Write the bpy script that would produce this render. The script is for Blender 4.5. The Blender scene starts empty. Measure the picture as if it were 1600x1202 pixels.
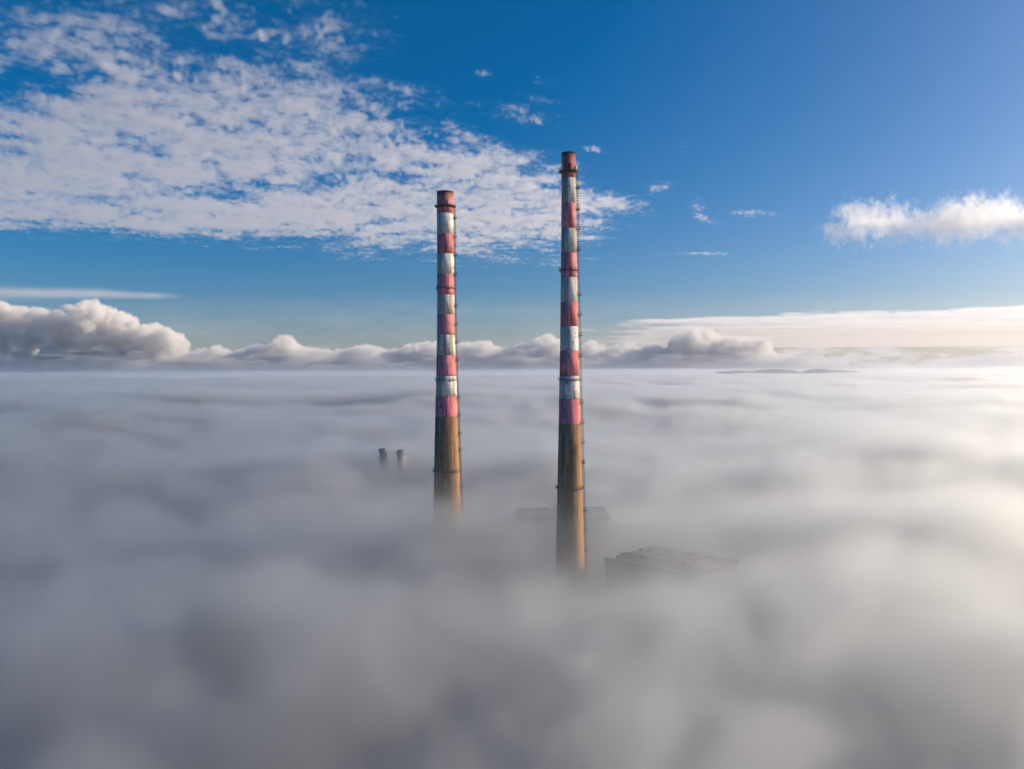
import bpy, bmesh, math, random, numpy as np
from mathutils import Vector, Matrix
R = math.radians
sc = bpy.context.scene
C = sc.collection

# ------------------------------------------------------------------ camera
F = 1256.0; PCX, HOR = 800.0, 583.0; CAMZ = 120.0
cam = bpy.data.objects.new('camera', bpy.data.cameras.new('camera'))
C.objects.link(cam); sc.camera = cam
cam.data.sensor_width = 36.0
cam.data.lens = 36.0 * F / 1600.0
cam.data.clip_start = 0.5; cam.data.clip_end = 200000
cam.location = (0, 0, CAMZ)
cam.rotation_euler = (Matrix.Rotation(R(90 - 0.82), 4, 'X') @ Matrix.Rotation(R(-0.3), 4, 'Z')).to_euler()

# ------------------------------------------------------------------ light
SUN_EL, SUN_AZ = 19.0, 78.0
sd = Vector((math.sin(R(SUN_AZ)) * math.cos(R(SUN_EL)), math.cos(R(SUN_AZ)) * math.cos(R(SUN_EL)), math.sin(R(SUN_EL))))
sun = bpy.data.objects.new('sun', bpy.data.lights.new('sun', 'SUN'))
C.objects.link(sun)
sun.data.energy = 5.0; sun.data.angle = R(0.5); sun.data.color = (1.0, 0.79, 0.56)
sun.rotation_euler = sd.to_track_quat('Z', 'Y').to_euler()
w = bpy.data.worlds.new('World'); sc.world = w; w.use_nodes = True
wt = w.node_tree; wn = wt.nodes; wl = wt.links
sky = wn.new('ShaderNodeTexSky'); sky.sky_type = 'NISHITA'; sky.sun_disc = False
sky.sun_elevation = R(SUN_EL); sky.sun_rotation = R(SUN_AZ)
sky.altitude = 0; sky.air_density = 0.7; sky.dust_density = 1.9; sky.ozone_density = 3.0
hs = wn.new('ShaderNodeHueSaturation'); hs.inputs['Saturation'].default_value = 1.5
wl.new(sky.outputs[0], hs.inputs['Color'])
gm = wn.new('ShaderNodeGamma'); gm.inputs['Gamma'].default_value = 0.94
wl.new(hs.outputs[0], gm.inputs['Color'])
wl.new(gm.outputs[0], wn['Background'].inputs['Color'])
wn['Background'].inputs['Strength'].default_value = 0.110
sc.view_settings.view_transform = 'Standard'; sc.view_settings.look = 'None'
sc.view_settings.exposure = 0.28; sc.view_settings.gamma = 1.0
sc.view_settings.use_curve_mapping = False
cy = sc.cycles
cy.volume_bounces = 4; cy.max_bounces = 7; cy.diffuse_bounces = 2; cy.glossy_bounces = 1
cy.volume_max_steps = 1024
cy.use_denoising = True
cy.use_adaptive_sampling = False
cy.sample_clamp_indirect = 8

# ------------------------------------------------------------------ helpers
def tag(o, label=None, cat=None, group=None, kind=None):
    for k, v in (('label', label), ('category', cat), ('group', group), ('kind', kind)):
        if v: o[k] = v
    return o

def empty(name, loc, rz=0):
    o = bpy.data.objects.new(name, None); C.objects.link(o)
    o.location = loc; o.rotation_euler = (0, 0, rz); o.empty_display_size = 1
    return o

def link(name, me, mat=None, parent=None, loc=(0, 0, 0), rz=0):
    o = bpy.data.objects.new(name, me); C.objects.link(o)
    if mat and not me.materials: me.materials.append(mat)
    o.parent = parent; o.location = loc; o.rotation_euler = (0, 0, rz)
    return o

def to_mesh(name, bm, smooth=False):
    me = bpy.data.meshes.new(name); bm.normal_update(); bm.to_mesh(me); bm.free()
    if smooth:
        for p in me.polygons: p.use_smooth = True
    return me

def box(bm, c, s, m=None):
    r = bmesh.ops.create_cube(bm, size=1.0)
    M = Matrix.Translation(c) @ Matrix.Diagonal((*s, 1))
    if m is not None: M = m @ M
    bmesh.ops.transform(bm, matrix=M, verts=r['verts'])

def bar(bm, a, b, r, seg=5):
    a = Vector(a); b = Vector(b); d = b - a
    q = bmesh.ops.create_cone(bm, cap_ends=True, segments=seg, radius1=r, radius2=r, depth=d.length)
    bmesh.ops.transform(bm, matrix=Matrix.Translation((a + b) / 2) @ d.to_track_quat('Z', 'Y').to_matrix().to_4x4(), verts=q['verts'])

def lathe(bm, prof, seg=64, closed=True):
    """prof: list of (r, z); closed profile loops back."""
    rings = []
    for r, z in prof:
        rings.append([bm.verts.new((r * math.cos(2 * math.pi * i / seg), r * math.sin(2 * math.pi * i / seg), z)) for i in range(seg)])
    n = len(rings)
    for k in range(n if closed else n - 1):
        A, B = rings[k], rings[(k + 1) % n]
        for i in range(seg):
            j = (i + 1) % seg
            bm.faces.new((A[i], A[j], B[j], B[i]))

def ring_bar(bm, R_, z, r, seg=48):
    lathe(bm, [(R_ + r, z - r), (R_ + r, z + r), (R_ - r, z + r), (R_ - r, z - r)], seg)

# ------------------------------------------------------------------ materials
def nmat(name):
    m = bpy.data.materials.new(name); m.use_nodes = True
    return m, m.node_tree.nodes, m.node_tree.links

def mix(N, K, fac, a, b, mode='MIX'):
    x = N.new('ShaderNodeMix'); x.data_type = 'RGBA'; x.blend_type = mode
    for i, v in ((0, fac), (6, a), (7, b)):
        if isinstance(v, (int, float)): x.inputs[i].default_value = v
        elif isinstance(v, tuple): x.inputs[i].default_value = (*v, 1)
        else: K.new(v, x.inputs[i])
    return x.outputs[2]

def ramp(N, K, src, lo, hi, a=0.0, b=1.0):
    x = N.new('ShaderNodeMapRange'); x.interpolation_type = 'SMOOTHSTEP'
    K.new(src, x.inputs[0]); x.inputs[1].default_value = lo; x.inputs[2].default_value = hi
    x.inputs[3].default_value = a; x.inputs[4].default_value = b
    return x.outputs[0]

def noise(N, K, vec, scale, detail=4, rough=0.6, dist=0.0):
    x = N.new('ShaderNodeTexNoise'); x.inputs['Scale'].default_value = scale
    x.inputs['Detail'].default_value = detail; x.inputs['Roughness'].default_value = rough
    x.inputs['Distortion'].default_value = dist
    if vec is not None: K.new(vec, x.inputs['Vector'])
    return x.outputs[0]

def mapping(N, K, vec, scale, loc=(0, 0, 0)):
    x = N.new('ShaderNodeMapping'); x.inputs['Scale'].default_value = scale; x.inputs['Location'].default_value = loc
    K.new(vec, x.inputs['Vector']); return x.outputs[0]

def math_(N, K, op, a, b=None, clamp=False):
    x = N.new('ShaderNodeMath'); x.operation = op; x.use_clamp = clamp
    for i, v in ((0, a), (1, b)):
        if v is None: continue
        if isinstance(v, (int, float)): x.inputs[i].default_value = v
        else: K.new(v, x.inputs[i])
    return x.outputs[0]

def plain(name, col, rough=0.7, metal=0.0, nscale=0.6, var=0.35):
    m, N, K = nmat(name); b = N['Principled BSDF']
    tc = N.new('ShaderNodeTexCoord')
    n = noise(N, K, tc.outputs['Object'], nscale, 6)
    c = mix(N, K, ramp(N, K, n, 0.35, 0.7), tuple(x * (1 - var) for x in col), tuple(min(1, x * (1 + var)) for x in col))
    K.new(c, b.inputs['Base Color']); b.inputs['Roughness'].default_value = rough; b.inputs['Metallic'].default_value = metal
    return m

def shaft_mat(name, kind, seed, tint_az=0.0):
    """weathered surface of a tall chimney; streaks run down the shaft."""
    m, N, K = nmat(name); b = N['Principled BSDF']
    tc = N.new('ShaderNodeTexCoord'); P = tc.outputs['Object']
    st = noise(N, K, mapping(N, K, P, (1, 1, 0.035), (seed, 0, 0)), 0.55, 6, 0.66)      # long streaks
    st2 = noise(N, K, mapping(N, K, P, (1, 1, 0.10), (0, seed, 3)), 1.25, 6, 0.72)      # finer streaks
    blot = noise(N, K, mapping(N, K, P, (1, 1, 0.7), (seed, seed, 0)), 0.5, 9, 0.74)   # flaking
    fine = noise(N, K, mapping(N, K, P, (1, 1, 0.5), (5, seed, 0)), 1.6, 7, 0.76)
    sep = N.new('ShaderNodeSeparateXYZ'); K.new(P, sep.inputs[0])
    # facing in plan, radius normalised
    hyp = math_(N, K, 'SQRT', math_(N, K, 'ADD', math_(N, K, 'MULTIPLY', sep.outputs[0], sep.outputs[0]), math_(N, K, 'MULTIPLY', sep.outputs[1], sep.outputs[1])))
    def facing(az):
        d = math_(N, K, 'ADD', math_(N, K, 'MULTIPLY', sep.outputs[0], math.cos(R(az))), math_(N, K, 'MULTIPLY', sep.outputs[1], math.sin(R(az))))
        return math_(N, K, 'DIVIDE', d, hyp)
    east = facing(tint_az)
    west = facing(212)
    zed = sep.outputs[2]
    # lift joints of the cast concrete
    fr = math_(N, K, 'FRACT', math_(N, K, 'DIVIDE', zed, 1.52))
    joint = math_(N, K, 'LESS_THAN', fr, 0.09)
    streakmask = ramp(N, K, st, 0.46, 0.58)
    sm2 = ramp(N, K, st2, 0.49, 0.60)
    flake = ramp(N, K, blot, 0.50, 0.57)
    eastm = ramp(N, K, math_(N, K, 'ADD', east, math_(N, K, 'MULTIPLY', math_(N, K, 'SUBTRACT', st, 0.5), 0.7)), 0.62, 0.84)  # orange-brown tint towards one fixed azimuth
    westm = ramp(N, K, math_(N, K, 'ADD', west, math_(N, K, 'MULTIPLY', math_(N, K, 'SUBTRACT', blot, 0.5), 1.2)), 0.72, 0.90)  # darker brown sector towards the left front
    if kind == 'white':
        c = mix(N, K, ramp(N, K, fine, 0.3, 0.7), (0.68, 0.69, 0.66), (0.84, 0.83, 0.79))
        c = mix(N, K, math_(N, K, 'MULTIPLY', streakmask, 0.72), c, (0.27, 0.19, 0.11))
        c = mix(N, K, math_(N, K, 'MULTIPLY', math_(N, K, 'MULTIPLY', sm2, flake), 0.65), c, (0.13, 0.085, 0.06))
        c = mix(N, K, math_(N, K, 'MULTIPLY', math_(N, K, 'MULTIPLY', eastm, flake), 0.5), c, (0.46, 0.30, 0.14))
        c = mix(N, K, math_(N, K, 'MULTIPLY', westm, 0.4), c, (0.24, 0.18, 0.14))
    elif kind == 'red':
        c = mix(N, K, ramp(N, K, st, 0.36, 0.66), (0.70, 0.13, 0.20), (0.82, 0.42, 0.45))
        c = mix(N, K, math_(N, K, 'MULTIPLY', sm2, 0.55), c, (0.22, 0.04, 0.05))
        c = mix(N, K, math_(N, K, 'MULTIPLY', ramp(N, K, fine, 0.52, 0.75), 0.35), c, (0.55, 0.25, 0.22))
        c = mix(N, K, math_(N, K, 'MULTIPLY', math_(N, K, 'MULTIPLY', streakmask, flake), 0.55), c, (0.14, 0.05, 0.045))
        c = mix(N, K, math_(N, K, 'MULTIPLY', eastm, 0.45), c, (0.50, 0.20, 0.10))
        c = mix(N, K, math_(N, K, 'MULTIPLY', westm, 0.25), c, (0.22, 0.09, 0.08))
    elif kind == 'crown':
        c = mix(N, K, ramp(N, K, blot, 0.36, 0.64), (0.42, 0.09, 0.09), (0.68, 0.29, 0.25))
        c = mix(N, K, math_(N, K, 'MULTIPLY', sm2, 0.5), c, (0.50, 0.22, 0.18))
        c = mix(N, K, math_(N, K, 'MULTIPLY', streakmask, 0.6), c, (0.10, 0.035, 0.03))
        sootn = math_(N, K, 'ADD', zed, math_(N, K, 'MULTIPLY', st2, 5.0))
        c = mix(N, K, ramp(N, K, sootn, 206.0, 210.0, 0, 0.9), c, (0.035, 0.022, 0.02))
    else:
        c = mix(N, K, ramp(N, K, st, 0.38, 0.62), (0.15, 0.095, 0.06), (0.37, 0.25, 0.155))
        c = mix(N, K, math_(N, K, 'MULTIPLY', sm2, 0.6), c, (0.24, 0.11, 0.045))
        c = mix(N, K, math_(N, K, 'MULTIPLY', flake, 0.5), c, (0.07, 0.045, 0.035))
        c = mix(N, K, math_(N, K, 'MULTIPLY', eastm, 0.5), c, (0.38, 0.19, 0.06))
    c = mix(N, K, math_(N, K, 'MULTIPLY', joint, 0.22), c, (0.10, 0.07, 0.055))
    K.new(c, b.inputs['Base Color']); b.inputs['Roughness'].default_value = 0.85
    b.inputs['Specular IOR Level'].default_value = 0.25
    bp = N.new('ShaderNodeBump'); bp.inputs['Strength'].default_value = 0.35; bp.inputs['Distance'].default_value = 0.12
    K.new(math_(N, K, 'SUBTRACT', fine, math_(N, K, 'MULTIPLY', joint, 0.5)), bp.inputs['Height'])
    K.new(bp.outputs[0], b.inputs['Normal'])
    return m

steel = plain('dark_steel', (0.085, 0.055, 0.045), 0.6, 0.3)
steel_grey = plain('grey_steel', (0.30, 0.31, 0.32), 0.5, 0.2)
black = plain('soot', (0.015, 0.013, 0.012), 0.95)
lampmat = plain('lamp_housing', (0.85, 0.86, 0.84), 0.35)
clad = plain('cladding', (0.20, 0.21, 0.22), 0.6, 0, 0.15)
roofmat = plain('roof_felt', (0.035, 0.033, 0.034), 0.9, 0, 0.25, 0.5)
paleroof = plain('pale_gutter_roof', (0.13, 0.135, 0.14), 0.8, 0, 0.3)
glass = plain('window_glass', (0.03, 0.04, 0.05), 0.15)

# ------------------------------------------------------------------ noise fields
def fbm(shape, seed, beta, lo, aniso=None):
    """spectral fractal noise; lo = lowest frequency kept (cycles per cell)."""
    r = np.random.default_rng(seed)
    f = np.fft.rfftn(r.standard_normal(shape))
    ks = []
    for ax, n in enumerate(shape):
        k = np.fft.fftfreq(n) if ax < len(shape) - 1 else np.fft.rfftfreq(n)
        if aniso: k = k * aniso[ax]
        s = [1] * len(shape); s[ax] = len(k); ks.append(k.reshape(s) ** 2)
    k = np.sqrt(sum(ks)); k0 = lo
    amp = (k * k + k0 * k0) ** (-beta / 2)
    amp[k < 1e-9] = 0
    a = np.fft.irfftn(f * amp, shape); a -= a.mean()
    return (a / a.std()).astype(np.float32)

def sstep(x, a, b):
    t = np.clip((x - a) / (b - a), 0, 1); return t * t * (3 - 2 * t)

def volume_material(name, density, g, color=(1, 1, 1), step=1.0, field=True):
    m, N, K = nmat(name); N.remove(N['Principled BSDF'])
    pv = N.new('ShaderNodeVolumePrincipled')
    pv.inputs['Color'].default_value = (*color, 1); pv.inputs['Density'].default_value = density
    pv.inputs['Anisotropy'].default_value = g
    if not field: pv.inputs['Density Attribute'].default_value = ''
    K.new(pv.outputs[0], N['Material Output'].inputs['Volume'])
    m.cycles.volume_step_rate = step
    return m

def volume_object(name, dens, mn, mx, mat):
    """a volume whose voxels are the given field, grown by geometry nodes."""
    nx, ny, nz = dens.shape
    me = bpy.data.meshes.new(name); me.vertices.add(nx * ny * nz)
    at = me.attributes.new('field', 'FLOAT', 'POINT'); at.data.foreach_set('value', np.ascontiguousarray(dens, dtype=np.float32).ravel())
    o = bpy.data.objects.new(name, me); C.objects.link(o)
    g = bpy.data.node_groups.new(name, 'GeometryNodeTree')
    g.interface.new_socket('Geometry', in_out='INPUT', socket_type='NodeSocketGeometry')
    g.interface.new_socket('Geometry', in_out='OUTPUT', socket_type='NodeSocketGeometry')
    N = g.nodes.new; K = g.links.new
    gi = N('NodeGroupInput'); go = N('NodeGroupOutput'); vc = N('GeometryNodeVolumeCube')
    vc.inputs['Min'].default_value = mn; vc.inputs['Max'].default_value = mx
    for a, b in zip('XYZ', (nx, ny, nz)): vc.inputs['Resolution ' + a].default_value = b
    pos = N('GeometryNodeInputPosition')
    def vm(op, a, val):
        x = N('ShaderNodeVectorMath'); x.operation = op; K(a, x.inputs[0])
        if val is not None: x.inputs[1].default_value = val
        return x
    s = vm('SUBTRACT', pos.outputs[0], mn)
    s = vm('MULTIPLY', s.outputs[0], [(n - 1) / (b - a) for n, a, b in zip((nx, ny, nz), mn, mx)])
    s = vm('ADD', s.outputs[0], (.5, .5, .5)); s = vm('FLOOR', s.outputs[0], None)
    s = vm('DOT_PRODUCT', s.outputs[0], (ny * nz, nz, 1))
    fi = N('FunctionNodeFloatToInt'); fi.rounding_mode = 'ROUND'; K(s.outputs['Value'], fi.inputs[0])
    na = N('GeometryNodeInputNamedAttribute'); na.inputs[0].default_value = 'field'
    si = N('GeometryNodeSampleIndex'); K(gi.outputs[0], si.inputs[0]); K(na.outputs[0], si.inputs[1]); K(fi.outputs[0], si.inputs['Index'])
    K(si.outputs[0], vc.inputs['Density'])
    sm = N('GeometryNodeSetMaterial'); sm.inputs['Material'].default_value = mat
    K(vc.outputs[0], sm.inputs[0]); K(sm.outputs[0], go.inputs[0])
    md = o.modifiers.new('voxels', 'NODES'); md.node_group = g
    me.materials.append(mat)
    return o

# ------------------------------------------------------------------ ground
m_ground, N, K = nmat('ground'); b = N['Principled BSDF']
tc = N.new('ShaderNodeTexCoord')
n1 = noise(N, K, tc.outputs['Object'], 0.004, 8); n2 = noise(N, K, tc.outputs['Object'], 0.3, 5)
c = mix(N, K, ramp(N, K, n1, .45, .55), (0.045, 0.055, 0.05), (0.08, 0.075, 0.065)); c = mix(N, K, n2, c, (0.06, 0.06, 0.055))
K.new(c, b.inputs['Base Color']); b.inputs['Roughness'].default_value = .95
bm = bmesh.new()
for x, y in ((-59000, -20000), (59000, -20000), (59000, 99000), (-59000, 99000)): bm.verts.new((x, y, 0))
bm.faces.new(bm.verts[:]); tag(link('ground', to_mesh('ground', bm), m_ground), kind='structure')

# far islands standing out of the fog on the horizon
m_hill = plain('hill', (0.13, 0.14, 0.14), 0.95, 0, 0.002)
def hill(x0, x1, prof, D):
    bm = bmesh.new(); n = 60; rows = 14; g = []
    rng = random.Random(int(x0))
    for j in range(rows):
        t = j / (rows - 1); row = []
        for i in range(n):
            u = i / (n - 1)
            px = x0 + (x1 - x0) * u
            h = np.interp(px, [p[0] for p in prof], [p[1] for p in prof]); h = 120 + (h - 120) * D / 20000 if h > 0 else 0
            z = h * math.sin(math.pi * t) ** 0.7 * (1 + 0.02 * math.sin(px * .9 + j))
            row.append(bm.verts.new(((px - PCX) / F * D, D - 900 + 1800 * t, max(0, z))))
        g.append(row)
    for j in range(rows - 1):
        for i in range(n - 1): bm.faces.new((g[j][i], g[j][i + 1], g[j + 1][i + 1], g[j + 1][i]))
    return tag(link('hill', to_mesh('hill', bm, True), m_hill), kind='structure')
hill(1118, 1242, [(1118, 0), (1124, 124), (1140, 140), (1155, 150), (1175, 132), (1195, 172), (1210, 186), (1225, 172), (1240, 134), (1242, 0)], 15000)
hill(1262, 1338, [(1262, 0), (1268, 160), (1277, 190), (1288, 174), (1305, 158), (1320, 135), (1333, 124), (1338, 0)], 16000)

# ------------------------------------------------------------------ chimneys
def profile_r(prof, z):
    zs = [p[0] for p in prof]; rs = [p[1] for p in prof]
    return float(np.interp(z, zs, rs))

def band_mesh(prof, z0, z1, thick=0.45, seg=72):
    zs = sorted(set([z0, z1] + [p[0] for p in prof if z0 < p[0] < z1]))
    outer = [(profile_r(prof, z), z) for z in zs]
    bm = bmesh.new()
    lathe(bm, outer + [(r - thick, z) for r, z in reversed(outer)], seg)
    bmesh.ops.recalc_face_normals(bm, faces=bm.faces)
    me = to_mesh('shaft', bm, True)
    return me

def gallery(root, prof, z, big, az):
    r = profile_r(prof, z); wd = 1.25 if big else 0.75
    bm = bmesh.new()
    if big:
        lathe(bm, [(r - .02, z - 1.0), (r + wd - .1, z - .12), (r + wd, z + .06), (r - .02, z + .12)], 64)
    else:
        lathe(bm, [(r - .02, z - .08), (r + wd, z - .08), (r + wd, z + .08), (r - .02, z + .08)], 64)
    g = link('gallery', to_mesh('gallery', bm), steel, root)
    bm = bmesh.new()
    for h in (0.55, 1.1): ring_bar(bm, r + wd - .06, z + h, .035, 48)
    n = 20
    for i in range(n):
        a = 2 * math.pi * i / n; x, y = (r + wd - .06) * math.cos(a), (r + wd - .06) * math.sin(a)
        bar(bm, (x, y, z + .1), (x, y, z + 1.12), .035, 4)
    link('railing', to_mesh('railing', bm), steel, g)['kind'] = 'stuff'
    if not big:
        bm = bmesh.new()
        for i in range(16):
            a = 2 * math.pi * (i + .5) / 16; cx, sx = math.cos(a), math.sin(a)
            bar(bm, (cx * (r + wd - .1), sx * (r + wd - .1), z - .1), (cx * (r + .02), sx * (r + .02), z - .9), .05, 4)
        link('bracket', to_mesh('bracket', bm), steel, g)['kind'] = 'stuff'
    return g

def chimney(loc, prof, bands, galleries, landings, label, seed, lamps, door, top=207.0, rimh=.5):
    root = empty('smokestack', loc)
    tag(root, label, 'chimney', 'red and white banded power station chimneys')
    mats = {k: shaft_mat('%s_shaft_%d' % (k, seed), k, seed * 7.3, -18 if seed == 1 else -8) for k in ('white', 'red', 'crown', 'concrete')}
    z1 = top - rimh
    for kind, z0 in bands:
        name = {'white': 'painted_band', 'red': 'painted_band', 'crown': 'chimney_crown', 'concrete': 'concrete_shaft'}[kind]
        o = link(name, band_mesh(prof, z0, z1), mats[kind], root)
        if kind in ('white', 'red'): o['label'] = {'white': 'white painted band, streaked with rust', 'red': 'faded red painted band'}[kind]
        z1 = z0
    r = profile_r(prof, top)
    bm = bmesh.new(); lathe(bm, [(r + .10, top - rimh), (r + .10, top), (r - .5, top), (r - .5, top - rimh)], 72)
    link('rim', to_mesh('rim', bm), black, root)
    bm = bmesh.new(); lathe(bm, [(r - .5, top - .6), (r - .5, top - 9), (r - .7, top - 9), (r - .7, top - .6)], 48)
    rr = r - .5
    vs = [bm.verts.new((rr * math.cos(2 * math.pi * i / 48), rr * math.sin(2 * math.pi * i / 48), top - 9)) for i in range(48)]; bm.faces.new(vs)
    link('flue_lining', to_mesh('flue_lining', bm), black, root)
    for k, z in enumerate(galleries): gallery(root, prof, z, k == 0, 0)
    # caged ladder up the right-hand side
    azl = R(-6)
    ca, sa = math.cos(azl), math.sin(azl)
    def pt(z, out, side=0.0):
        rr = profile_r(prof, z) + out
        return (ca * rr - sa * side, sa * rr + ca * side, z)
    bm = bmesh.new()
    zt = galleries[0] - .3; z = 20.0
    zs = sorted(set([20.0, zt] + [p[0] for p in prof if 20 < p[0] < zt]))
    for a, c in zip(zs[:-1], zs[1:]):
        for s_ in (-.28, .28): bar(bm, pt(a, .25, s_), pt(c, .25, s_), .035, 4)
        for s_ in (-.36, .36): bar(bm, pt(a, .72, s_), pt(c, .72, s_), .055, 4)
        bar(bm, pt(a, .98, 0), pt(c, .98, 0), .022, 4)
    while z < zt:
        bar(bm, pt(z, .25, -.28), pt(z, .25, .28), .022, 4); z += .6
    z = 20.0
    while z < zt:
        pts = [(.25, -.34), (.72, -.42), (.98, -.2), (1.03, 0), (.98, .2), (.72, .42), (.25, .34)]
        for p, q in zip(pts[:-1], pts[1:]): bar(bm, pt(z, p[0], p[1]), pt(z, q[0], q[1]), .075, 4)
        bar(bm, pt(z, -.02, .3), pt(z, .27, .3), .04, 4); bar(bm, pt(z, -.02, -.3), pt(z, .27, -.3), .04, 4)
        z += .95
    link('caged_ladder', to_mesh('caged_ladder', bm), steel, root)['kind'] = 'stuff'
    bm = bmesh.new()
    box(bm, (.75, .0, 0), (1.6, 1.9, .12))
    for y in (-.9, .9):
        bar(bm, (1.5, y, 0), (1.5, y, 1.15), .045, 4); bar(bm, (.1, y, 1.12), (1.5, y, 1.12), .04, 4); bar(bm, (.1, y, .58), (1.5, y, .58), .03, 4)
        bar(bm, (1.4, y * .95, -.04), (.02, y * .95, -.95), .06, 4); bar(bm, (.15, y, 0), (.15, y, 1.15), .035, 4)
    for h in (.58, 1.12): bar(bm, (1.5, -.9, h), (1.5, .9, h), .04, 4)
    lm = to_mesh('landing', bm)
    for z in landings:
        rr = profile_r(prof, z) - .05
        link('landing', lm, steel, root, (ca * rr, sa * rr, z), azl)
    # obstruction lamps above the top gallery, inspection door
    gz = galleries[0]; r = profile_r(prof, gz)
    for a in lamps:
        bm = bmesh.new()
        ca_, sa_ = math.cos(R(a)), math.sin(R(a)); rr_ = r + .32
        M = Matrix.Translation((ca_ * rr_, sa_ * rr_, gz + 1.3)) @ Matrix.Rotation(R(a), 4, 'Z')
        box(bm, (0, 0, 0), (.5, .7, 1.0), M); box(bm, (.0, 0, -.75), (.18, .18, .9), M)
        link('obstruction_lamp', to_mesh('obstruction_lamp', bm), lampmat, root)
    if door:
        bm = bmesh.new(); M = Matrix.Translation((math.cos(R(door)) * r, math.sin(R(door)) * r, gz + 1.25)) @ Matrix.Rotation(R(door), 4, 'Z')
        box(bm, (0, 0, 0), (.2, 1.0, 2.1), M); box(bm, (0.02, 0, 1.15), (.26, 1.2, .16), M)
        link('inspection_door', to_mesh('inspection_door', bm), black, root)
    return root

S1, S2 = 0.2548, 0.3081
def zr(py): return CAMZ + (HOR - py) * S1
def zl(py): return CAMZ + (HOR - py) * S2
prof1 = [(0, 6.9), (34, 5.95), (50, 5.6), (74.4, 5.0), (90, 4.62), (99.9, 4.38), (114, 4.08), (129, 3.72), (160, 3.25), (182, 2.98), (199.7, 2.80), (208, 2.74)]
chimney((22.9, 320, 0), prof1,
        [('crown', zr(281)), ('white', zr(320)), ('red', zr(359)), ('white', zr(397)), ('red', zr(435)), ('white', zr(473.5)), ('red', zr(511)),
         ('white', zr(549)), ('red', zr(588)), ('white', zr(624)), ('red', zr(662)), ('concrete', 0)],
        [zr(270), zr(423.5), zr(593.5), zr(762.5)],
        [zr(y) for y in (296, 329, 360, 392, 462, 493, 525, 557, 630, 661, 692, 723, 798, 830, 861, 893)],
        'taller looking slim chimney on the right, red and white bands above rust streaked concrete', 1, (-150, -25), -88)
prof2 = [(0, 8.3), (50, 6.75), (74, 6.15), (99.5, 5.47), (120, 4.82), (140, 4.35), (160, 4.14), (200, 4.0), (208, 3.95)]
chimney((-31.6, 387, 0), prof2,
        [('crown', zl(335)), ('white', zl(366.5)), ('red', zl(397.5)), ('white', zl(429)), ('red', zl(461)), ('white', zl(491.5)), ('red', zl(523)),
         ('white', zl(555)), ('red', zl(587)), ('white', zl(619)), ('red', zl(650)), ('concrete', 0)],
        [zl(323), zl(450.5), zl(593), zl(735)],
        [zl(y) for y in (341.7, 371, 399, 429, 478, 507, 535, 563, 621, 648, 677, 703, 761, 789)],
        'broader chimney on the left, red and white bands above brown concrete sinking in fog', 2, (-62,), None)

# ------------------------------------------------------------------ small stacks behind
m_stack = plain('stack_concrete', (0.26, 0.26, 0.27), .8)
def small_stack(x, top, collar, label):
    root = empty('exhaust_stack', (x, 600, 0)); tag(root, label, 'exhaust stack', 'short exhaust stacks behind the chimneys')
    bm = bmesh.new(); lathe(bm, [(3.0, 0), (3.0, top), (2.7, top), (2.7, 0)], 32); link('stack_shell', to_mesh('stack_shell', bm), m_stack, root)
    bm = bmesh.new(); lathe(bm, [(3.0, collar - 1.0), (3.9, collar - .2), (3.9, collar + .15), (3.0, collar + .15)], 32)
    g = link('gallery', to_mesh('gallery', bm), m_stack, root)
    bm = bmesh.new(); ring_bar(bm, 3.8, collar + 1.2, .08, 32)
    for i in range(12):
        a = i * math.pi / 6; bar(bm, (3.8 * math.cos(a), 3.8 * math.sin(a), collar + .1), (3.8 * math.cos(a), 3.8 * math.sin(a), collar + 1.2), .06, 4)
    link('railing', to_mesh('railing', bm), m_stack, g)['kind'] = 'stuff'
    bm = bmesh.new(); lathe(bm, [(3.0, top - .8), (3.35, top - .8), (3.35, top), (3.0, top)], 32); link('rim', to_mesh('rim', bm), m_stack, root)
small_stack(-96.3, 64.2, 62.2, 'left one of two short grey stacks fading into the fog behind the broader chimney')
small_stack(-83.0, 63.2, 60.2, 'right one of two short grey stacks, nearer the broader chimney, in the fog')

# ------------------------------------------------------------------ boiler house (faint block behind the right chimney)
bh = empty('boiler_house', (24, 384, 0)); tag(bh, 'tall pale blue grey block half lost in fog behind the right chimney', 'building')
bm = bmesh.new(); box(bm, (0, 12, 25), (43, 26, 50)); link('wall', to_mesh('wall', bm), clad, bh)
bm = bmesh.new(); box(bm, (0, 12, 50.55), (45.5, 28.5, 1.1)); rf = link('roof', to_mesh('roof', bm), roofmat, bh)
for cx, cy, sx, sy, h in ((-13, 8, 12, 9, 3.4), (10.5, 6, 7.5, 8, 3.0), (1, 16, 9, 7, 2.4)):
    bm = bmesh.new(); box(bm, (cx, cy, 51.1 + h / 2), (sx, sy, h)); box(bm, (cx, cy, 51.1 + h + .15), (sx + .8, sy + .8, .3))
    link('plant_room', to_mesh('plant_room', bm), clad, rf)
bm = bmesh.new()
for i in range(8): bar(bm, (4 + i * .9, 1.6, 51), (4 + i * .9, 1.6, 52.3), .06, 4)
bar(bm, (4, 1.6, 52.3), (10.3, 1.6, 52.3), .06, 4); link('railing', to_mesh('railing', bm), steel, rf)['kind'] = 'stuff'
wb = bmesh.new(); box(wb, (0, 0, 0), (3.2, .25, 5.0)); wme = to_mesh('window', wb)
pb = bmesh.new(); box(pb, (0, -.14, 0), (2.8, .08, 4.6)); box(pb, (0, -.2, 0), (.12, .06, 4.6)); box(pb, (0, -.2, .0), (2.8, .06, .12)); pme = to_mesh('pane', pb)
for i in range(7):
    for z in (41.5,):
        wo = link('window', wme, steel_grey, bh, (-18 + i * 6, -1.1, z)); link('pane', pme, glass, wo)

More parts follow.
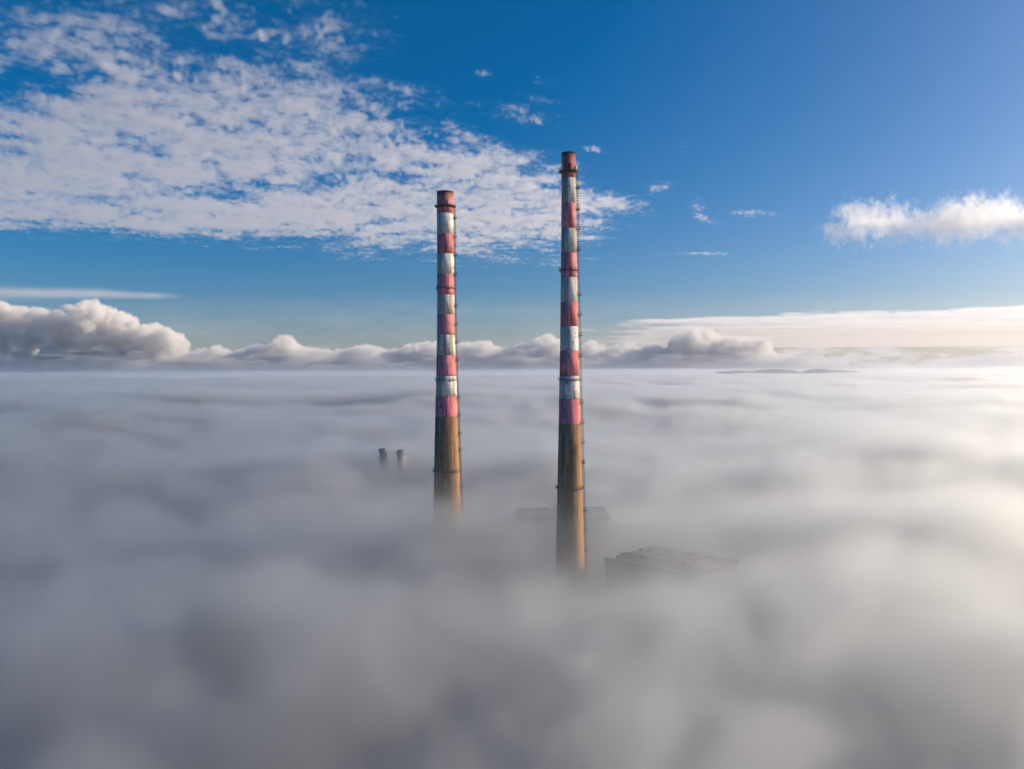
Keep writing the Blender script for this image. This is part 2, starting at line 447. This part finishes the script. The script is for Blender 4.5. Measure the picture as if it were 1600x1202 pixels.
# ------------------------------------------------------------------ turbine hall roof showing through the mist
th = empty('turbine_hall', (37, 320, 0), math.atan2(-.714, .70)); tag(th, 'low hall with a dark cluttered roof breaking through the fog right of the chimneys', 'building')
# local x runs along the hall, local y across it (away from the camera)
L_, W_ = 40.0, 33.0; HZ = 45.0
bm = bmesh.new(); box(bm, (L_ / 2, W_ / 2, HZ / 2 - .5), (L_, W_, HZ - 1)); link('wall', to_mesh('wall', bm), plain('dark_cladding', (0.09, 0.095, 0.10), .7), th)
bm = bmesh.new(); box(bm, (L_ / 2, 1.2 + 2.8, HZ - .7), (L_ - 1, 5.4, .5)); link('pale_walkway', to_mesh('pale_walkway', bm), paleroof, th)
bm = bmesh.new(); box(bm, (L_ / 2, .35, HZ - .6), (L_ + 1, .7, 3.4)); link('parapet', to_mesh('parapet', bm), roofmat, th)
bm = bmesh.new(); box(bm, (L_ / 2, W_ / 2 + 3.4, HZ + .1), (L_ + .6, W_ - 7.4, 1.4)); rf = link('roof', to_mesh('roof', bm), roofmat, th)
rng = random.Random(4)
me_v = bmesh.new(); box(me_v, (0, 0, .8), (1.3, 1.3, 1.6)); box(me_v, (0, 0, 1.75), (1.8, 1.8, .25)); me_v = to_mesh('roof_vent', me_v)
for i in range(11):
    for j in range(3):
        if rng.random() < .2: continue
        link('roof_vent', me_v, steel, rf, (3 + i * 3.8 + rng.uniform(-.4, .4), 11 + j * 8 + rng.uniform(-.6, .6), HZ + .8), rng.uniform(0, .3)).scale = (1, 1, rng.uniform(.3, .8))
for k in range(5):
    bm = bmesh.new(); x0 = 5 + k * 8
    zz = HZ + 1.2
    ww = 3.4; pts = [(-ww / 2, 0), (ww / 2, 0), (0, .9)]
    va = [bm.verts.new((x0 + p[0], 9.5, HZ + .8 + p[1])) for p in pts]; vb = [bm.verts.new((x0 + p[0], 31.0, HZ + .8 + p[1])) for p in pts]
    bm.faces.new(va); bm.faces.new(vb[::-1])
    for i in range(3): bm.faces.new((va[i], vb[i], vb[(i + 1) % 3], va[(i + 1) % 3]))
    bmesh.ops.recalc_face_normals(bm, faces=bm.faces)
    link('rooflight', to_mesh('rooflight', bm), roofmat, rf)
for k in range(4):
    bm = bmesh.new(); y = 8.5 + k * .9; bar(bm, (1, y, HZ + 1.5), (L_ - 1 - k * 3, y, HZ + 1.5), .22, 8)
    for i in range(8): box(bm, (2 + i * 4.6, y, HZ + 1.05), (.2, .3, .9))
    link('pipe', to_mesh('pipe', bm), steel, rf)
bm = bmesh.new()
for y in (W_ - .5,):
    for i in range(24): bar(bm, (i * L_ / 23, y, HZ + .7), (i * L_ / 23, y, HZ + 2.0), .07, 4)
    for h in (1.4, 2.0): bar(bm, (0, y, HZ + h), (L_, y, HZ + h), .07, 4)
link('railing', to_mesh('railing', bm), steel, rf)['kind'] = 'stuff'
for x, y, h in ((30.5, 8, 2.6), (32, 8, 2.4)):
    bm = bmesh.new(); bar(bm, (x, y, HZ + .7), (x, y, HZ + .7 + h), .22, 8); bar(bm, (x, y, HZ + .6 + h), (x, y, HZ + 1.0 + h), .36, 8)
    link('exhaust_pipe', to_mesh('exhaust_pipe', bm), steel, rf)

# ------------------------------------------------------------------ fog
# near fog: heights of its top in metres over the ground
def calm(X, Y): return np.exp(-((X - 30) / 85) ** 2 - ((Y - 310) / 100) ** 2)

def near_height(X, Y, seedfield):
    h = 50 + 0 * X
    h = h + 25 * sstep(Y, 560, 1150)
    def g(cx, cy, a, sx, sy): return a * np.exp(-((X - cx) / sx) ** 2 / 2 - ((Y - cy) / sy) ** 2 / 2)
    h = h + g(-8, 236, 5, 42, 20) + g(138, 238, 15, 40, 19) + g(190, 250, 2, 60, 45)
    h = h + g(50, 300, -4, 42, 40) + g(60, 280, 5, 26, 11) + g(22, 275, -6, 26, 24) + g(24, 372, 8, 45, 20) + g(92, 180, 14, 32, 26) + g(150, 190, 6, 30, 30)
    h = h + g(-32, 350, 9, 26, 22) + g(-150, 400, 10, 60, 30) + g(-255, 470, -14, 70, 110) + g(-75, 320, -6, 30, 30)
    h = h + g(-80, 600, 5, 70, 50) - 14 * sstep(X, 230, 480) * sstep(Y, 700, 400) + g(250, 620, 14, 150, 110)
    h = h - 9 * sstep(X, -60, -260) * sstep(Y, 560, 900) + g(-600, 1120, 20, 34, 60) + 5 * sstep(X, -50, 150) * np.exp(-((Y - 1180) / 110) ** 2)
    seedfield = seedfield * (1 - .8 * calm(X, Y))
    return h + seedfield

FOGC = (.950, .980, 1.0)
x0, x1, y0, y1, z1 = -760, 960, -160, 1500, 100
nx, ny, nz = 216, 208, 30
X, Y = np.meshgrid(np.linspace(x0, x1, nx), np.linspace(y0, y1, ny), indexing='ij')
f2 = fbm((nx, ny), 11, 2.0, .022)
h2 = near_height(X, Y, 6.0 * f2)
def sample(A, x, y):
    i = np.clip((x - x0) / (x1 - x0) * (A.shape[0] - 1), 0, A.shape[0] - 1.001); j = np.clip((y - y0) / (y1 - y0) * (A.shape[1] - 1), 0, A.shape[1] - 1.001)
    a, b = i.astype(int), j.astype(int); u, v = i - a, j - b
    return A[a, b] * (1 - u) * (1 - v) + A[a + 1, b] * u * (1 - v) + A[a, b + 1] * (1 - u) * v + A[a + 1, b + 1] * u * v
bx0, bx1, by0, by1 = -330, 390, -100, 440       # finer voxels round the chimneys
def inner(x, y):
    return sstep(x, bx0 + 5, bx0 + 50) * sstep(x, bx1 - 5, bx1 - 50) * sstep(y, by0 + 5, by0 + 50) * sstep(y, by1 - 5, by1 - 50)
def fog_density(X, Y, h, n, Z, fine):
    c = calm(X, Y)
    rough = ((7.0 + 7.0 * sstep(Y, 270, 200)) * (1 - .8 * c) * (1 - .65 * np.exp(-((X - 115) / 55) ** 2 - ((Y - 180) / 50) ** 2)) * sstep(Y, 900, 300) + 3.5 * sstep(Y, 300, 900))[:, :, None]
    gap = h[:, :, None] + rough * np.maximum(n, -1.0) - Z
    soft = (1.1 + .6 * sstep(Y, 280, 600))[:, :, None]
    D = sstep(gap / soft, -3, 10) + ((.10 + .02 * c) * (1 - .9 * sstep(Y, 640, 900)))[:, :, None] * np.exp(np.minimum(gap, 0) / 11) * (gap < 5)
    D = D * (0.7 + 0.3 * np.clip(1 + .8 * fine, 0, 2.2)) * sstep(Z, z1, z1 - 10)
    return D
n3 = fbm((nx, ny, nz), 5, 2.15, .075, (1, 1, 2.4))
Z = np.linspace(0, z1, nz)[None, None, :]
D3 = fog_density(X, Y, h2, n3, Z, n3) * (1 - inner(X, Y))[:, :, None]
D3[D3 < 0.006] = 0
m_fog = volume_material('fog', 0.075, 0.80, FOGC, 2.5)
tag(volume_object('fog_bank', D3, (x0, y0, 0), (x1, y1, z1), m_fog), 'thick soft sea fog filling the ground around the chimneys', 'fog', kind='stuff')
nxb, nyb, nzb = 240, 180, 36
XB, YB = np.meshgrid(np.linspace(bx0, bx1, nxb), np.linspace(by0, by1, nyb), indexing='ij')
n3b = .82 * fbm((nxb, nyb, nzb), 15, 2.1, .028, (1, 1, 1.2)) + .22 * fbm((nxb, nyb, nzb), 16, 1.5, .10, (1.3, 1, .8))
ZB = np.linspace(0, z1, nzb)[None, None, :]
DB = fog_density(XB, YB, sample(h2, XB, YB), n3b, ZB, fbm((nxb, nyb, nzb), 17, 1.5, .07)) * inner(XB, YB)[:, :, None]
DB[DB < 0.006] = 0
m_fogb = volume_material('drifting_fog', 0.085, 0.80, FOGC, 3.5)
tag(volume_object('fog_billows', DB, (bx0, by0, 0), (bx1, by1, z1), m_fogb), 'billows of fog drifting round the feet of the chimneys', 'fog', kind='stuff')

# far fog
x0f, x1f, y0f, y1f = -7600, 9600, 1500, 11500
nxf, nyf, nzf = 344, 200, 14
XF, YF = np.meshgrid(np.linspace(x0f, x1f, nxf), np.linspace(y0f, y1f, nyf), indexing='ij')
ff = fbm((nxf, nyf), 23, 2.0, .05, (1, .45))
def far_mean(X, Y): return 68 + 4 * sstep(Y, 2500, 9000)
PXf = PCX + F * XF / YF
fw = fbm((nxf, nyf), 29, 2.2, .02)
def trough(y0_, y1_, depth, mask):
    yy = YF + 170 * fw + 60 * ff
    return -depth * sstep(yy, y0_ - 60, y0_ + 120) * sstep(yy, y1_ + 90, y1_ - 60) * mask
hf = far_mean(XF, YF) + 9 * ff
hf = hf + trough(1700, 2250, 34, sstep(PXf, 680, 900) * np.clip(.8 + .5 * fw, 0, 1)) + trough(3000, 4300, 34, sstep(PXf, 560, 760) * np.clip(.6 + .6 * ff, 0, 1)) + trough(2300, 3000, 26, sstep(PXf, 700, 560) * np.clip(.2 + .6 * ff, 0, 1))
n3f = fbm((nxf, nyf, nzf), 8, 2.0, .06, (1, 1, 3))
Zf = np.linspace(20, 110, nzf)[None, None, :]
DF = sstep(hf[:, :, None] + 4 * n3f - Zf, -6, 12) * sstep(YF, y1f, y1f - 1500)[:, :, None] * sstep(Zf, 110, 100)
DF[DF < .01] = 0
m_fog_far = volume_material('far_fog', 0.055, 0.80, (.965, .985, 1.0), 5.0)
tag(volume_object('fog_sea', DF, (x0f, y0f, 20), (x1f, y1f, 110), m_fog_far), 'distant fog rolling away to the horizon', 'fog', kind='stuff')

# long low banks of fog towards the horizon
ox0, ox1, oy0, oy1, oz0, oz1 = -19000, 21000, 11000, 29000, 50, 208
nxo, nyo, nzo = 420, 170, 14
XO, YO = np.meshgrid(np.linspace(ox0, ox1, nxo), np.linspace(oy0, oy1, nyo), indexing='ij')
fo = fbm((nxo, nyo), 27, 1.8, .03, (1.6, .7))
PXo = PCX + F * XO / YO
ho = 72 + 3 * fo + (30 + 60 * sstep(YO, 14000, 24000)) * np.clip(fo - .1, 0, 2.2) * (1 - .92 * np.exp(-((PXo - 1235) / 150) ** 4)) * (1 - .5 * sstep(PXo, 1350, 1500))
ho = ho + 112 * sstep(YO, 19000, 27500) * (.85 + .12 * np.clip(fo, -1, 1.2))
n3o = fbm((nxo, nyo, nzo), 28, 1.9, .06, (1.5, 1, 2))
Zo = np.linspace(oz0, oz1, nzo)[None, None, :]
DO = sstep(ho[:, :, None] + 8 * n3o - Zo, -8, 22) * sstep(YO, oy0, oy0 + 1500)[:, :, None] * sstep(YO, oy1, oy1 - 1500)[:, :, None] * sstep(Zo, oz1, oz1 - 14)
DO[DO < .01] = 0
m_fog_outer = volume_material('outer_fog', 0.012, 0.75, (.95, .975, 1.0), 10.0)
tag(volume_object('outer_fog_bank', DO, (ox0, oy0, oz0), (ox1, oy1, oz1), m_fog_outer), 'long low banks of fog beneath the horizon clouds', 'fog', kind='stuff')

# dense heart of the fog under its soft top, out to the horizon
ys = np.concatenate([np.linspace(-160, 1500, 84), 1500 + np.cumsum(np.geomspace(30, 2400, 110))])
ys = ys[ys < 60000]
us = np.linspace(-1.4, 1.4, 150)
from_grid = lambda A, gx, gy, x, y: A[np.clip(((x - gx[0]) / (gx[1] - gx[0]) * (A.shape[0] - 1)).astype(int), 0, A.shape[0] - 1), np.clip(((y - gy[0]) / (gy[1] - gy[0]) * (A.shape[1] - 1)).astype(int), 0, A.shape[1] - 1)]
YY = ys[None, :] + 0 * us[:, None]; XX = us[:, None] * (np.maximum(ys, 0)[None, :] * 1.0 + 700)
hn = from_grid(h2, (x0, x1), (y0, y1), XX, YY) - 36
hfc = from_grid(hf, (x0f, x1f), (y0f, y1f), XX, YY) - 26
t = sstep(YY, 1250, 1650)
zc = hn * (1 - t) + hfc * t
farn = fbm(XX.shape, 31, 1.6, .03, (1, .5))
t2 = sstep(YY, 8500, 12000)
zc = zc * (1 - t2) + (66 + 6.0 * farn * sstep(YY, 12000, 22000)) * t2
zc = np.maximum(zc, 3)
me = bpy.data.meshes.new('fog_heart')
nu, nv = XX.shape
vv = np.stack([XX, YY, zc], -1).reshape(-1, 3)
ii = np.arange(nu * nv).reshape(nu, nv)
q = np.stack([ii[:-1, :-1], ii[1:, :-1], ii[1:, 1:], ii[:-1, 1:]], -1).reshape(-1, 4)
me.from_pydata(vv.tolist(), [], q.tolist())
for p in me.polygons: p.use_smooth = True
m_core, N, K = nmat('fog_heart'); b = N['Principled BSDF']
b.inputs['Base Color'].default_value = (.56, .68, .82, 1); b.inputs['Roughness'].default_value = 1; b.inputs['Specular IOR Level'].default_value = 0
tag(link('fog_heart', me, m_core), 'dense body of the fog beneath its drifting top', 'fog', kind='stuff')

# ------------------------------------------------------------------ clouds
rng = np.random.default_rng(3)
def pxy(X, Y, Z):
    return PCX + F * X / Y, HOR - F * (Z - CAMZ) / Y

# broken mid-level sheet upper left, with loose wisps to its right
CH = 3000.0
ax0, ax1, ay0, ay1 = -14500, 5600, 5600, 22000
nxa, nya, nza = 800, 640, 8
XA, YA = np.meshgrid(np.linspace(ax0, ax1, nxa), np.linspace(ay0, ay1, nya), indexing='ij')
PX, PY = pxy(XA, YA, CH)
wa = fbm((nxa, nya), 41, 2.0, .008) ; wb_ = fbm((nxa, nya), 42, 2.0, .008)
PXw = PX + 14 * wa; PYw = PY + 4 * wb_
ylo = np.interp(PXw, [-200, 0, 200, 400, 600, 750, 880, 960, 1050], [338, 343, 349, 362, 382, 396, 396, 378, 340])
xr = np.interp(PYw, [-60, 0, 70, 110, 150, 190, 215, 240, 280, 320, 350, 400], [560, 590, 560, 560, 640, 660, 740, 800, 900, 965, 960, 900])
mask = 1 / (1 + np.exp(-np.clip((ylo - PYw) / (12 + 6 * sstep(PX, 300, 800)), -30, 30))) / (1 + np.exp(-np.clip((xr - PXw) / 30, -30, 30)))
def warp(A, dx, dy):
    i, j = np.meshgrid(np.arange(A.shape[0]), np.arange(A.shape[1]), indexing='ij')
    u = np.mod(i + dx, A.shape[0] - 1); v = np.mod(j + dy, A.shape[1] - 1)
    a, b = u.astype(int), v.astype(int); u, v = u - a, v - b
    return A[a, b] * (1 - u) * (1 - v) + A[a + 1, b] * u * (1 - v) + A[a, b + 1] * (1 - u) * v + A[a + 1, b + 1] * u * v
w1 = fbm((nxa, nya), 47, 2.3, .03); w2 = fbm((nxa, nya), 48, 2.3, .03)
n_a = warp(fbm((nxa, nya), 43, 1.75, .045, (1, .8)), 9 * w1, 9 * w2)
n_f = warp(fbm((nxa, nya), 49, 1.35, .10), 7 * w2, 7 * w1)
n_b = fbm((nxa, nya), 44, 1.7, .015)
bias = np.interp(PY, [-100, 0, 100, 150, 220, 330, 400], [.6, .65, .85, 1.6, 2.2, 2.25, 1.6])
bias = bias + .5 * sstep(PX, 560, 300) * sstep(PY, 100, 180)
def pg(cx, cy, sx, sy, a, rot=0.0):
    dx, dy = PX - cx, PY - cy; c_, s_ = math.cos(R(rot)), math.sin(R(rot))
    return a * np.exp(-((dx * c_ + dy * s_) / sx) ** 2 / 2 - ((-dx * s_ + dy * c_) / sy) ** 2 / 2)
bias = bias + pg(350, 296, 110, 11, -1.5, -3) + pg(190, 318, 70, 7, -.9, 12) + pg(0, 150, 60, 30, -1.0) + pg(640, 200, 40, 14, -1.2, 20) + pg(560, 110, 30, 60, -.6) + pg(60, 130, 90, 25, -.6)
n_c = warp(fbm((nxa, nya), 46, 1.7, .08, (3.0, .6)), 12 * w1 + 10 * w2, 8 * w2)
low = sstep(PY, 230, 340)
cov = bias + (.70 - .36 * low) * n_a + .55 * n_b + (.20 - .12 * sstep(PY, 120, 200)) * n_f + np.maximum(.35 * sstep(PX, 350, 800), .5 * low) * n_c
cov = np.where(mask > .01, cov * 1.0 + 1.5 * np.log(np.clip(mask, 1e-3, 1)), -9)
# wisps
wis = pg(815, 180, 45, 10, 3.2, 10) + pg(760, 112, 9, 7, 2.4, -40) + pg(1028, 296, 17, 9, 3.2, -15) + pg(1092, 325, 9, 13, 2.8, -30) + pg(1108, 347, 20, 4, 2.6, 20) \
    + pg(925, 235, 16, 4, 3.0, 8) + pg(1102, 398, 42, 2.4, 3.4, 1) + pg(1178, 335, 30, 4, 3.0, -2) + pg(1206, 414, 24, 3, 3.2, 9) + pg(1160, 427, 12, 3, 2.6) \
    + pg(855, 130, 24, 5, 2.0, 5) + pg(925, 405, 22, 2.5, 2.2) + pg(700, 188, 24, 8, 2.4, 25) + pg(1050, 422, 18, 2, 2.0) + pg(1385, 425, 9, 3, 0) + pg(845, 155, 22, 5, 2.6, 14) \
    + pg(1070, 232, 7, 10, 2.0, 30) + pg(540, 392, 60, 3, 2.0, 2) + pg(905, 330, 70, 26, 1.4, 5)
cov = np.where(wis > .35, np.maximum(cov, wis - 2.0 + .45 * n_a + .7 * n_c + .3 * n_f), cov)
thick = np.maximum(sstep(cov, -.45, 3.0) ** 1.35, .10 * sstep(cov, -1.6, .6)) * (1 - .35 * sstep(PX, 900, 1000))
nz_ = fbm((nxa, nya, nza), 45, 1.6, .06)
zz = np.linspace(-1, 1, nza)[None, None, :]
half = (.25 + .75 * thick)[:, :, None]
DA = thick[:, :, None] * sstep(half - np.abs(zz + .12 * nz_), 0, .35) * (1 + .35 * nz_)
DA[DA < .012] = 0
m_alto = volume_material('altocumulus', 0.0085, 0.6, (1, 1, 1), 2.0)
tag(volume_object('broken_cloud_sheet', DA, (ax0, ay0, CH - 42), (ax1, ay1, CH + 42), m_alto), 'broken sheet of mottled white cloud across the upper left sky', 'cloud', kind='stuff')

# heaped cumulus along the horizon
DC = 30000.0
cx0, cx1, cy0, cy1, cz0, cz1 = -20700, 20500, 27800, 32000, 225, 3300
nxc, nyc, nzc = 1030, 64, 84
top = np.array([(-90, 470), (0, 463), (25, 472), (60, 474), (85, 482), (100, 474), (130, 464), (150, 461), (172, 470), (190, 482), (225, 496), (255, 503), (272, 514), (285, 522), (296, 546), (318, 540), (340, 536),
                (362, 545), (425, 530), (438, 519), (452, 521), (470, 538), (520, 545), (560, 538), (580, 533), (610, 545), (640, 535), (690, 530), (735, 534), (760, 530), (790, 546), (830, 530), (858, 521), (880, 530),
                (905, 545), (928, 527), (945, 545), (985, 533), (1000, 547), (1022, 534), (1040, 548), (1060, 520), (1085, 513), (1115, 516), (1130, 527), (1160, 526), (1195, 531), (1207, 549), (1220, 566), (1260, 574), (1330, 577)])
FC = np.full((nxc, nyc, nzc), -1.0, np.float32)
gx = np.linspace(cx0, cx1, nxc); gy = np.linspace(cy0, cy1, nyc); gz = np.linspace(cz0, cz1, nzc)
sx, sy, sz = gx[1] - gx[0], gy[1] - gy[0], gz[1] - gz[0]
def blob(x, y, z, r, rz=None):
    rz = rz or r
    i0, i1 = max(0, int((x - r * 1.6 - cx0) / sx)), min(nxc, int((x + r * 1.6 - cx0) / sx) + 2)
    j0, j1 = max(0, int((y - r * 1.6 - cy0) / sy)), min(nyc, int((y + r * 1.6 - cy0) / sy) + 2)
    k0, k1 = max(0, int((z - rz * 1.6 - cz0) / sz)), min(nzc, int((z + rz * 1.6 - cz0) / sz) + 2)
    if i0 >= i1 or j0 >= j1 or k0 >= k1: return
    d = np.sqrt(((gx[i0:i1, None, None] - x) / r) ** 2 + ((gy[None, j0:j1, None] - y) / r) ** 2 + ((gz[None, None, k0:k1] - z) / rz) ** 2)
    s = FC[i0:i1, j0:j1, k0:k1]; np.maximum(s, 1 - d, out=s)
for _ in range(2600):
    px = rng.uniform(-90, 1320)
    y = rng.uniform(28600, 31200)
    ty = float(np.interp(px, top[:, 0], top[:, 1]))
    T = CAMZ + (HOR - ty) * y / F
    big = T > 1500
    r = rng.uniform(130, 330 if big else 240) * (1 if T > 900 else .8)
    d = abs(rng.normal(0, .33)) if rng.random() < .6 else rng.uniform(0, 1); z = (T - r) - d * (T - 300)
    if z < 250: z = rng.uniform(250, 420)
    x = (px - PCX) / F * y
    blob(x, y, z, r)
    for _k in range(4):
        a = rng.uniform(0, 6.28); e = rng.uniform(-.2, 1.3); q_ = r * rng.uniform(.3, .55)
        zz_ = z + math.sin(e) * r * .8
        if zz_ + q_ < T + 30: blob(x + math.cos(a) * math.cos(e) * r * .85, y + math.sin(a) * math.cos(e) * r * .85, zz_, q_)
n3c = fbm((nxc, nyc, nzc), 51, 1.5, .045, (1, 1.6, 1))
S = FC + .25 * (.70 - np.abs(n3c)) + .06 * n3c
DCm = sstep(S, .05, .17)
# low stratiform shelves at the foot of the heaps, broken and far
lay = fbm((nxc, nyc, nzc), 52, 1.9, .03, (3.0, 3.0, .6))
env = sstep(gz, 1250, 350)[None, None, :] * np.interp(gx, [-18500, -7500, 0, 5000, 12600, 21000], [1.5, 1.3, 1.1, .9, .8, .8])[:, None, None]
DCm = np.maximum(DCm, .30 * sstep(lay + 1.9 * env, .9, 2.6) * np.clip(env * 3, 0, 1))
DCm = np.maximum(DCm, (.06 * np.exp(-(gz - cz0) / 170) + .022 * np.exp(-(gz - cz0) / 1400) * sstep(gz, cz1, cz1 - 900))[None, None, :] * (1 + .25 * lay))
DCm *= sstep(gz, cz0 - 5, cz0 + 15)[None, None, :] * sstep(gz, cz1, cz1 - 120)[None, None, :]
DCm[DCm < .0008] = 0
m_cum = volume_material('cumulus', 0.0045, 0.1, (1, 1, 1), 2.2)
tag(volume_object('cumulus_bank', DCm, (cx0, cy0, cz0), (cx1, cy1, cz1), m_cum), 'heaped white cumulus clouds standing along the horizon', 'cloud', kind='stuff')

# high flat sheet over the right horizon, seen edge-on from below, and a long streak on the left
lx0, lx1, ly0, ly1 = -32000, 75000, 28000, 105000
nxl, nyl, nzl = 480, 340, 6
XL, YL = np.meshgrid(np.linspace(lx0, lx1, nxl), np.linspace(ly0, ly1, nyl), indexing='ij')
LZ = 3300.0
PXl, PYl = pxy(XL, YL, LZ)
nl = fbm((nxl, nyl), 61, 1.7, .03, (1, .6))
nl2 = fbm((nxl, nyl), 62, 1.6, .05, (3.5, .6))
edge_y = np.interp(PXl, [950, 1000, 1200, 1400, 1600, 2000], [506, 500, 497, 492, 485, 480]) + 2.0 * nl
cl = sstep(PYl - edge_y, -1.0, 3) * sstep(PXl + 40 * nl, 930, 1080) * (.22 + .9 * sstep(.5 * nl + nl2, -1.0, 1.8)) 
cl = cl + sstep(PYl - edge_y, -1.0, 1.5) * sstep(PYl - edge_y, 9, 2) * sstep(PXl + 40 * nl, 930, 1080) * .7
dxs = PXl
streak = np.exp(-((PYl - np.interp(PXl, [-100, 0, 150, 290], [452, 454, 456, 461])) / np.interp(PXl, [-100, 0, 120, 300], [7, 7.5, 6, 1.2])) ** 2) * sstep(PXl, 300, 230) * np.clip(.7 + .25 * nl, 0, 1)
cl = np.maximum(cl, streak * .8)
zl_ = np.linspace(-1, 1, nzl)[None, None, :]
DL = cl[:, :, None] * (1 - .6 * zl_ ** 2); DL[DL < .01] = 0
m_lay = volume_material('stratus', 0.0012, 0.4, (1, 1, 1), 3.0)
tag(volume_object('stratus_sheet', DL, (lx0, ly0, LZ - 90), (lx1, ly1, LZ + 90), m_lay), 'flat grey cloud sheet with a bright rim low over the right horizon', 'cloud', kind='stuff')

# ragged white cloud at the right
rx0, rx1, ry0, ry1, rz0, rz1 = 4200, 9200, 11400, 12700, 1800, 2900
nxr, nyr, nzr = 250, 54, 56
GX = np.linspace(rx0, rx1, nxr)[:, None, None]; GY = np.linspace(ry0, ry1, nyr)[None, :, None]; GZ = np.linspace(rz0, rz1, nzr)[None, None, :]
PR, PQ = pxy(GX, GY, GZ)
nr = fbm((nxr, nyr, nzr), 71, 1.75, .03, (.8, .9, 1.2))
topr = np.interp(PR, [1268, 1300, 1330, 1345, 1400, 1450, 1480, 1540, 1600, 1700, 1750], [345, 325, 318, 316, 320, 326, 318, 308, 318, 322, 335])
botr = np.interp(PR, [1268, 1300, 1330, 1400, 1450, 1540, 1600, 1700, 1750], [380, 386, 384, 383, 386, 385, 378, 375, 350])
ctr = (topr + botr) / 2; hh = (botr - topr) / 2
S = 1 - np.abs(PQ - ctr) / hh + .42 * nr - .9 * np.exp(-((PR - 1300) / 22) ** 2 - ((PQ - 350) / 10) ** 2)
S = S - ((GY - (ry0 + ry1) / 2) / 520) ** 2 - 1.5 * sstep(PR, 1300, 1262) - 1.5 * sstep(PR, 1690, 1760)
DR = sstep(S, .15, .95) * sstep(np.abs(GZ - 2350), 550, 500); DR[DR < .01] = 0
m_r = volume_material('fractus', 0.0034, 0.65, (1, 1, 1), 1.5)
tag(volume_object('ragged_cloud', DR, (rx0, ry0, rz0), (rx1, ry1, rz1), m_r), 'ragged white cloud alone in the blue sky at the right', 'cloud', kind='stuff')

# ------------------------------------------------------------------ haze
bm = bmesh.new(); box(bm, (0, 40000, 107), (120000, 121000, 216))
m_haze = volume_material('haze', 5.0e-5, 0.72, (.93, .965, 1.0), 1.0, field=False)
tag(link('haze', to_mesh('haze', bm), m_haze), 'thin bright haze paling everything near the horizon', 'haze', kind='stuff')
